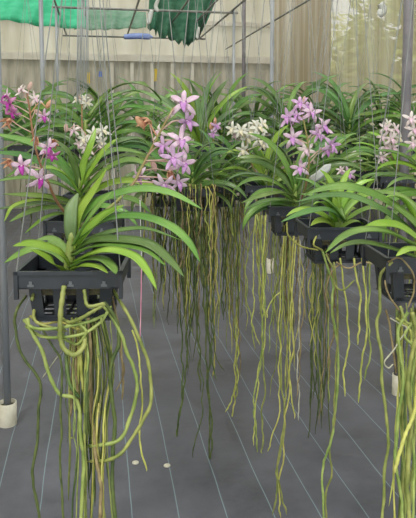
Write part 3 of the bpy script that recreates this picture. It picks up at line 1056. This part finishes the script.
for pts, r, m in [
    ([(392, 262, -.02), (380, 276, .0), (380, 305, .0), (377, 325), (382, 350), (381, 380), (386, 410), (388, 440), (384, 480), (382, 519), (381, 555)], .0042, 'root_green'),
    ([(388, 262, -.02), (400, 258, -.03), (412, 272, -.03), (414, 290, -.02), (408, 308, -.02)], .0026, 'root_brown'),
    ([(392, 300, -.02), (398, 310, -.03), (386, 290, -.04), (384, 280, -.04)], .0024, 'root_brown'),
    ([(390, 318), (400, 324), (406, 330), (392, 352), (384, 362), (388, 368), (393, 364)], .0022, 'root_silver'),
    ([(408, 312), (398, 330), (400, 350), (404, 380), (398, 420), (396, 460), (402, 519), (400, 560)], .0045, 'root_green'),
    ([(412, 312, -.03), (416, 340, -.03), (408, 380, -.03), (411, 430, -.04), (408, 480, -.04), (410, 560, -.04)], .006, 'root_green'),
    ([(420, 320, -.03), (418, 370, -.04), (416, 410, -.05), (404, 440, -.06), (393, 473, -.06)], .0048, 'root_yellow'),
    ([(400, 306), (406, 322), (416, 326), (424, 340)], .004, 'root_green'),
    ([(396, 318, .03), (410, 330, .03), (412, 346, .02), (422, 352, .02)], .0036, 'root_yellow'),
    ([(418, 316), (404, 336), (414, 352), (410, 400), (414, 470), (412, 560)], .004, 'root_green'),
    ([(386, 310, .05), (392, 330, .05), (394, 352, .05), (396, 374, .06)], .003, 'root_brown')]:
    px_root(o7, pts, D7, r, m, .005, freq=15, n=48)
for i in range(16):
    x = rnd.uniform(396, 440)
    px_root(o7, [(x, 308, rnd.uniform(0, .12)), (x + rnd.uniform(-6, 6), 360, .05), (x + rnd.uniform(-8, 8), 430, .04), (x + rnd.uniform(-10, 10), rnd.uniform(470, 590), .04)], D7,
            rnd.uniform(.0022, .004), rnd.choice(RG), .007)

# right second: bright young plant
o4, c4 = plant(343, 228, 1.70, 'black basket holding a bright green young plant, right of centre', 'bright green upright young orchid in the basket right of centre', 12, .16, .022,
               ('leaf_fresh', 'leaf_mid', 'leaf_fresh'), az=.4, spread=(30, 84), stem_h=.05, rot=.06, jit=.4, droop=1.1, hook_off=(.03, 0))
for pts, w, m in [
    ([(343, 222, 1.76), (332, 212, 1.7), (318, 210, 1.64), (300, 214, 1.6), (281, 222, 1.58)], .022, 'leaf_dark'),
    ([(344, 220, 1.76), (330, 204, 1.72), (316, 196, 1.7), (300, 194, 1.7)], .022, 'leaf_mid'),
    ([(346, 221, 1.76), (360, 212, 1.74), (374, 208, 1.72), (392, 214, 1.7)], .022, 'leaf_mid'),
    ([(344, 222, 1.76), (338, 206, 1.78), (330, 196, 1.8), (316, 186, 1.82)], .022, 'leaf_mid')]:
    leaf(o4, [at(*p) for p in pts], w, m, fold=.34)
D4 = 1.72
for pts, r, m in [
    ([(322, 250), (328, 268), (333, 285), (331, 300, -.02), (336, 330), (338, 370), (336, 398), (331, 435), (324, 455), (322, 480), (325, 519), (324, 540)], .0042, 'root_green'),
    ([(334, 262), (338, 300), (336, 360), (334, 420), (330, 450), (332, 470), (326, 500), (328, 528)], .0034, 'root_green'),
    ([(340, 258), (346, 300), (348, 340), (344, 375), (344, 397)], .0032, 'root_yellow'),
    ([(354, 258), (358, 280), (361, 300), (359, 325), (357, 345)], .0036, 'root_yellow'),
    ([(362, 258), (366, 300), (365, 350), (361, 380), (358, 403)], .0034, 'root_yellow'),
    ([(370, 258), (368, 310), (370, 350), (364, 380)], .003, 'root_green'),
    ([(322, 250), (318, 248, -.04), (314, 245, -.08), (317, 236, -.06)], .0032, 'root_yellow'),
    ([(326, 254, -.05), (332, 268, -.06), (334, 284, -.06), (344, 290, -.05), (354, 280, -.04)], .0032, 'root_green'),
    ([(336, 262), (350, 268), (364, 262), (374, 264)], .003, 'root_brown'),
    ([(340, 264), (332, 272), (326, 292), (329, 310)], .0026, 'root_brown'),
    ([(318, 250), (300, 246, -.05), (290, 236, -.1), (287, 222, -.12)], .003, 'root_yellow')]:
    px_root(o4, pts, D4, r, m, .008, freq=14, n=40)
hang_roots(o4, c4, BW, BD, BH, 12, .62, .95, .0022, RY)

# right third: lavender spike
o5, c5 = plant(298, 207, 2.14, 'black basket under the lavender flower spike', 'orchid with a tall lavender flower spike, centre right', 19, .27, .028, MID, az=.25, rot=.03, hook_off=(.02, 0))
leaf(o5, [at(*p) for p in [(298, 200, 2.2), (286, 194, 2.1), (272, 194, 2.0), (256, 198, 1.95), (241, 203, 1.93)]], .027, 'leaf_mid')
leaf(o5, [at(*p) for p in [(296, 203, 2.2), (280, 200, 2.12), (262, 202, 2.06), (244, 210, 2.03)]], .022, 'leaf_dark')
D5 = 2.15
for pts, r, m in [
    ([(286, 236), (283, 280), (282, 330), (281, 380), (284, 420), (281, 450), (276, 490), (272, 516)], .004, 'root_green'),
    ([(290, 236), (289, 300), (286, 370), (284, 430), (276, 470), (282, 498), (286, 514)], .0038, 'root_green'),
    ([(294, 236), (291, 280), (293, 330), (290, 380), (284, 440), (279, 500), (281, 518)], .0036, 'root_yellow'),
    ([(284, 236), (280, 300), (279, 360), (280, 400), (272, 440), (267, 452)], .003, 'root_yellow'),
    ([(296, 240), (290, 320), (290, 370), (292, 400), (295, 418)], .003, 'root_yellow'),
    ([(300, 240), (299, 300), (298, 380), (298, 420)], .0026, 'root_silver'),
    ([(282, 290), (277, 296), (268, 310), (266, 318)], .0028, 'root_yellow')]:
    px_root(o5, pts, D5, r, m, .011, freq=13, n=40)
hang_roots(o5, c5, BW, BD, BH, 16, .45, 1.0, .0028, RY, x0=-1, x1=.2)
hang_roots(o5, c5, BW, BD, BH, 8, .75, 1.0, .0022, RD)
spike(o5, [(300, 202, 2.1), (306, 185, 2.0), (309, 160, 1.97), (307, 138, 1.96), (303, 118, 1.96), (301, 108, 1.96)], .004, [
    (300, 104, 0, 26, 'lav', -.2, .2, .1), (288, 118, .0, 28, 'lav', -.5, .1, .3), (311, 113, .0, 30, 'pink', .3, .1, -.1), (305, 107, .02, 22, 'lav', .2, .5, .5),
    (322, 127, .0, 30, 'pink', .5, .1, .2), (318, 134, -.01, 26, 'lav', .3, -.3, .3), (293, 138, .0, 30, 'pink', -.3, 0, .2), (331, 145, .0, 28, 'lav', .5, -.3, -.2),
    (306, 150, .01, 26, 'pale', -.1, -.1, .4), (300, 168, -.01, 28, 'pink', -.2, 0, .1), (297, 116, .0, 22, 'lav', -.6, .2, .2), (327, 150, .01, 22, 'pink', .2, -.6, .2)],
    [(304, 100, 0, 8, 1.4, 'bud')])
# loose pale flowers at the right of the spike
# ---------------------------------------------------------------- centre: the white cluster
o6, c6 = plant(267, 186, 2.88, 'black basket beneath the white flower cluster at centre', 'orchid with bright leaves and a white flower cluster at centre', 20, .27, .03, BRIGHT, az=.3, rot=.02, jit=.4, spread=(30, 80), droop=1.2)
D6 = 2.85
for pts, r, m in [
    ([(257, 215), (264, 260), (263, 300), (262, 350), (254, 400), (255, 430), (258, 455)], .0048, 'root_green'),
    ([(262, 215), (259, 270), (262, 330), (264, 380), (262, 430), (261, 470)], .0048, 'root_green'),
    ([(248, 215), (250, 240), (247, 275), (250, 320), (256, 350)], .0035, 'root_green'),
    ([(266, 215), (262, 270), (266, 320), (258, 370), (256, 420), (253, 445)], .004, 'root_yellow'),
    ([(256, 210), (253, 250), (254, 300), (253, 330), (258, 345)], .0035, 'root_yellow')]:
    px_root(o6, pts, D6, r, m, .014, freq=13, n=40)
hang_roots(o6, c6, BW, BD, BH, 12, .5, .95, .003, RY, x0=-.9, x1=.2)
spike(o6, [(258, 178, 2.85), (250, 160, 2.78), (246, 145, 2.75), (247, 134, 2.75)], .0045, [
    (233, 129, 0, 22, 'white', -.5, .1, .1), (241, 131, -.02, 24, 'white', -.2, .1, .4), (250, 132, .0, 24, 'white', .1, .1, .1), (258, 128, .0, 26, 'white', .3, .3, .3),
    (262, 125, .02, 24, 'white', .5, .4, .2), (259, 139, .0, 26, 'white', .3, -.2, .2), (248, 139, .0, 20, 'white', .0, -.2, .5), (243, 150, .0, 22, 'white', -.1, -.4, .2),
    (236, 134, .02, 20, 'pale', -.4, -.3, .2), (262, 144, .0, 20, 'white', .4, -.5, .4), (254, 124, .02, 18, 'white', .0, .5, .3)], [], 'stalk')
o62, c62 = plant(239, 181, 3.2, 'black basket half hidden behind the white-flowered basket', 'dark leaved orchid just left of the white flower cluster', 18, .28, .028, MID, az=.15, spread=(40, 84), droop=1.2)
for pts, r, m in [
    ([(232, 208), (236, 250), (238, 310), (236, 360), (235, 400), (232, 422)], .005, 'root_yellow'),
    ([(238, 208), (240, 260), (236, 320), (238, 370), (232, 400), (226, 412)], .0046, 'root_yellow'),
    ([(235, 208), (233, 270), (234, 330), (237, 380), (236, 400)], .0046, 'root_green'),
    ([(240, 208), (238, 280), (240, 340), (239, 378)], .0036, 'root_brown')]:
    px_root(o62, pts, 3.2, r, m, .014, freq=13, n=40)
hang_roots(o62, c62, BW, BD, BH, 14, .3, .9, .003, RY, x0=-.5, x1=.4)
spike(o62, [(226, 175, 3.15), (216, 155, 3.1), (213, 138, 3.1), (214, 126, 3.1)], .004, [
    (216, 126, 0, 18, 'lav', .3, .1, .2), (213, 134, .0, 16, 'lav', -.2, -.2, .3)], [(211, 126, 0, 8, 1.5, 'wilt'), (215, 121, 0, 7, 1.5, 'wilt')])

# ---------------------------------------------------------------- middle left: long dark hanging roots
o9, c9 = plant(192, 189, 2.8, 'black basket above the long dark roots at centre left', 'orchid trailing the longest dark green roots left of centre', 20, .27, .03, DARK, az=-.1)
for pts, r in [
    ([(196, 215), (206, 270), (208, 330), (209, 390), (212, 440), (208, 475), (204, 497)], .0052),
    ([(200, 215), (203, 280), (206, 350), (210, 420), (209, 470), (206, 488)], .0046),
    ([(186, 215), (196, 300), (199, 350), (203, 400), (198, 430), (193, 458)], .0034),
    ([(206, 215), (212, 280), (213, 330), (212, 360), (217, 381)], .004), ([(207, 215), (209, 300), (214, 350), (224, 371)], .003),
    ([(190, 215), (196, 270), (199, 330), (199, 392)], .0046)]:
    px_root(o9, pts, 2.8, r, 'root_dark', .014, freq=13, n=40)
hang_roots(o9, c9, BW, BD, BH, 26, .3, .9, .003, RD)
o92, c92 = plant(166, 186, 3.0, 'black basket hidden behind the leaning lavender spike', 'dark orchid behind the leaning lavender spike with dense root curtain', 20, .28, .03, DARK, az=.2)
for pts, r in [
    ([(176, 210), (184, 290), (187, 350), (184, 390), (178, 420), (175, 452)], .0052), ([(172, 210), (178, 290), (182, 350), (181, 400), (178, 440)], .0046),
    ([(182, 210), (186, 290), (186, 330), (188, 370)], .004)]:
    px_root(o92, pts, 3.0, r, 'root_dark', .014, freq=13, n=40)
hang_roots(o92, c92, BW, BD, BH, 26, .45, .95, .003, RD)
o93, c93 = plant(218, 186, 2.95, 'black basket left of the white-flowered basket, deep in shade', 'orchid between the long dark roots and the pale root bundles', 18, .26, .028, MID, az=-.2)
hang_roots(o93, c93, BW, BD, BH, 22, .35, .95, .003, RY + RD)
px_root(o93, [(216, 212), (215, 260), (214, 310), (215, 360), (212, 378)], 2.95, .004, 'root_yellow', .008)

for o_, c_ in ((o9, c9), (o92, c92), (o93, c93)):
    spill_roots(o_, c_, BW, BD, 24, .55, 1.05, .0036, ('root_brown', 'root_dark', 'root_dark', 'root_yellow'))
# ---------------------------------------------------------------- right back plants with flowers
o8, c8 = plant(370, 171, 3.6, 'black basket behind the twin vertical wires at right', 'orchid with a small white flower behind the twin wires', 20, .3, .032, MID, az=.2)
spike(o8, [(366, 172, 3.5), (358, 164, 3.3), (354, 154, 3.2)], .003, [(356, 156, 0, 20, 'white', .2, .1, .2), (350, 153, .0, 14, 'white', -.6, .2, .2)])
hang_roots(o8, c8, BW, BD, BH, 14, .5, 1.0, .0035, RD)
o82, c82 = plant(402, 177, 3.3, 'black basket beneath the blush flower cluster at right', 'orchid with a blush white flower cluster near the right edge', 19, .28, .03, BRIGHT, az=-.2)
spike(o82, [(398, 172, 3.3), (392, 158, 3.2), (388, 140, 3.15), (388, 125, 3.15)], .0045, [
    (386, 128, 0, 20, 'pale', -.3, .2, .1), (395, 130, .0, 20, 'pale', .4, .1, .3), (383, 137, .0, 20, 'pale', -.4, 0, .3), (391, 139, -.02, 22, 'pale', .1, 0, .2),
    (398, 138, .0, 18, 'white', .5, -.1, .2), (386, 147, .0, 20, 'pale', -.2, -.2, .5), (393, 148, .0, 20, 'pale', .2, -.2, .1), (382, 157, .0, 18, 'pale', -.3, -.5, .1),
    (388, 124, .02, 16, 'white', 0, .5, .3)], [], 'stalk')
hang_roots(o82, c82, BW, BD, BH, 12, .5, 1.0, .0035, RD)
o83, c83 = plant(446, 205, 2.2, 'black basket outside the right edge behind the nearest right one', 'orchid leaning in from the right edge with pale flowers', 20, .3, .03, BRIGHT, az=.15)
spike(o83, [(440, 198, 2.2), (428, 175, 2.1), (418, 150, 2.05), (414, 125, 2.03)], .004, [
    (411, 119, 0, 24, 'pale', -.3, .2, .1), (414, 130, .0, 24, 'pale', -.2, .1, .3), (413, 143, .0, 22, 'pale', -.3, -.2, .1), (418, 136, .0, 22, 'white', .2, 0, .2)])
hang_roots(o83, c83, BW, BD, BH, 10, .5, .9, .0028, RG)
o84, c84 = plant(330, 184, 2.95, 'black basket behind the white plastic tag', 'orchid behind the white plastic tag with a small pink flower', 19, .28, .03, MID, az=.3)
spike(o84, [(334, 184, 2.8), (342, 180, 2.6), (346, 172, 2.5)], .003, [(348, 174, 0, 22, 'pink', .1, -.1, .2), (341, 170, .0, 14, 'pale', -.5, .3, .2)])
for i in range(14):
    x = rnd.uniform(306, 330)
    px_root(o84, [(x, 212), (x + rnd.uniform(-3, 3), 290), (x + rnd.uniform(-5, 5), 360), (x + rnd.uniform(-6, 6), rnd.uniform(380, 455))], 2.95 + rnd.uniform(0, .12), .0035, 'root_dark', .008)

# ---------------------------------------------------------------- back row, hung higher, seen as a bank of leaves
BACK = [(26, 146, 3.6, 'leftmost', .2), (62, 146, 3.9, 'second', 0), (108, 146, 3.7, 'third', .3), (146, 144, 4.0, 'fourth', -.1), (222, 144, 3.9, 'sixth', .2),
        (254, 143, 4.1, 'seventh', -.2), (288, 144, 3.8, 'eighth', .1), (322, 142, 4.0, 'ninth', .25), (352, 142, 3.7, 'tenth', -.1), (384, 142, 4.0, 'eleventh', .1), (418, 143, 3.7, 'rightmost', .2)]
for (px, py, d, nm, az) in BACK:
    big = px > 200
    o, c = plant(px, py, d, nm + ' basket along the high back row, hidden by leaves', 'orchid with dark arching leaves, ' + nm + ' along the back row', 24, .42 if big else .4, .036,
                 DARK if px < 100 or px > 240 else MID, az=az, spread=(8, 74), stem_h=.16, hook_z=2.3, jit=.6, droop=1.35)
    hang_roots(o, c, BW, BD, BH, 6, .8, 1.1, .003, RD)
# the tall upright plant
o, c = plant(200, 146, 3.5, 'fifth basket along the high back row, under upright leaves', 'pale green orchid with tall upright leaves above centre', 16, .42, .036,
             ('leaf_pale', 'leaf_fresh', 'leaf_mid'), az=.2, spread=(45, 88), stem_h=.1, hook_z=2.3, droop=.7, jit=.7)

# ------------------------------------------------------------------ small things
b0 = at(82, 60, 2.35)
o = empty('wire_bundle', at(82, 96, 2.35))
tag(o, 'thick bundle of spare grey hanger wires hanging over the left row', 'wire bundle')
for i in range(15):
    x0, x1 = 78.5 + .65 * i + rnd.uniform(-.4, .4), 77 + .85 * i + rnd.uniform(-1, 1)
    dd = 2.35 + rnd.uniform(-.03, .03)
    a, b = at(x0, -60, dd), at(x1, rnd.uniform(84, 108), dd)
    mb = MB()
    t_ = Vector((at(82, -60, 2.35).x, at(82, -60, 2.35).y, RAIL_Z))
    mb.tube([t_ + Vector((.004 * (i - 7), 0, 0)), a, (a + b) / 2 + Vector((rnd.uniform(-.004, .004), 0, 0)), b], .0014, 5)
    mb.build('hanger_wire', o, ('wire_pale',))
t = at(322, 172, 1.93)
mb = MB()
strap(mb, catmull([at(310, 180, 1.98), at(318, 176, 1.95), at(331, 164, 1.93)], 8), .026, thick=.0012, fold=.1, up=-FV, tip=.85, base=.5)
tag(mb.build('plant_tag', None, ('scrap',)), 'white plastic plant tag stuck among leaves below the lavender flowers', 'plant tag')
M['pink_string'] = mat('pink_string', (214, 130, 160), (228, 170, 190), 20, .6)
mb = MB()
q = [at(140, 200, 1.75), at(141, 240, 1.75), at(141.5, 262, 1.75), at(141, 300, 1.75), at(140, 344, 1.75)]
o = empty('hanging_string', q[-1])
tag(o, 'thin white and pink string hanging right of the front left basket', 'string')
mb.tube(catmull(q[:4], 10), .0012, 5)
mb.build('white_cord', o, ('scrap',))
mb = MB()
mb.tube(catmull(q[2:], 8), .0016, 5)
mb.build('pink_ribbon', o, ('pink_string',))
for px, py, lab in ((135.5, 463, 'white round mat pin on the floor, left of the pair'), (167, 466, 'white round mat pin on the floor, right of the pair')):
    g = ground(px, py)
    mb = MB()
    mb.tube([g, g + Vector((0, 0, .004)), g + Vector((0, 0, .007))], [.015, .015, .009], 14)
    tag(mb.build('mat_pin', None, ('pvc',)), lab, 'mat pin', 'white mat pins')

# ================================================================== LIGHT
w = bpy.data.worlds.new('sky')
SC.world = w
w.use_nodes = True
bg = w.node_tree.nodes['Background']
bg.inputs[0].default_value = (.93, .97, 1, 1)
bg.inputs[1].default_value = 1.55
sd = bpy.data.lights.new('sun', 'SUN')
sd.energy = 4.6
sd.angle = math.radians(14)
sd.color = (1, .97, .9)
so = bpy.data.objects.new('sun', sd)
COL.objects.link(so)
so.rotation_euler = (math.radians(28), math.radians(-18), 0)

SC.cycles.use_denoising = True
SC.cycles.max_bounces = 8
SC.cycles.transparent_max_bounces = 12
SC.view_settings.view_transform = 'Standard'
SC.view_settings.look = 'None'
SC.view_settings.gamma = 1
SC.view_settings.use_curve_mapping = False
SC.view_settings.exposure = 0.0
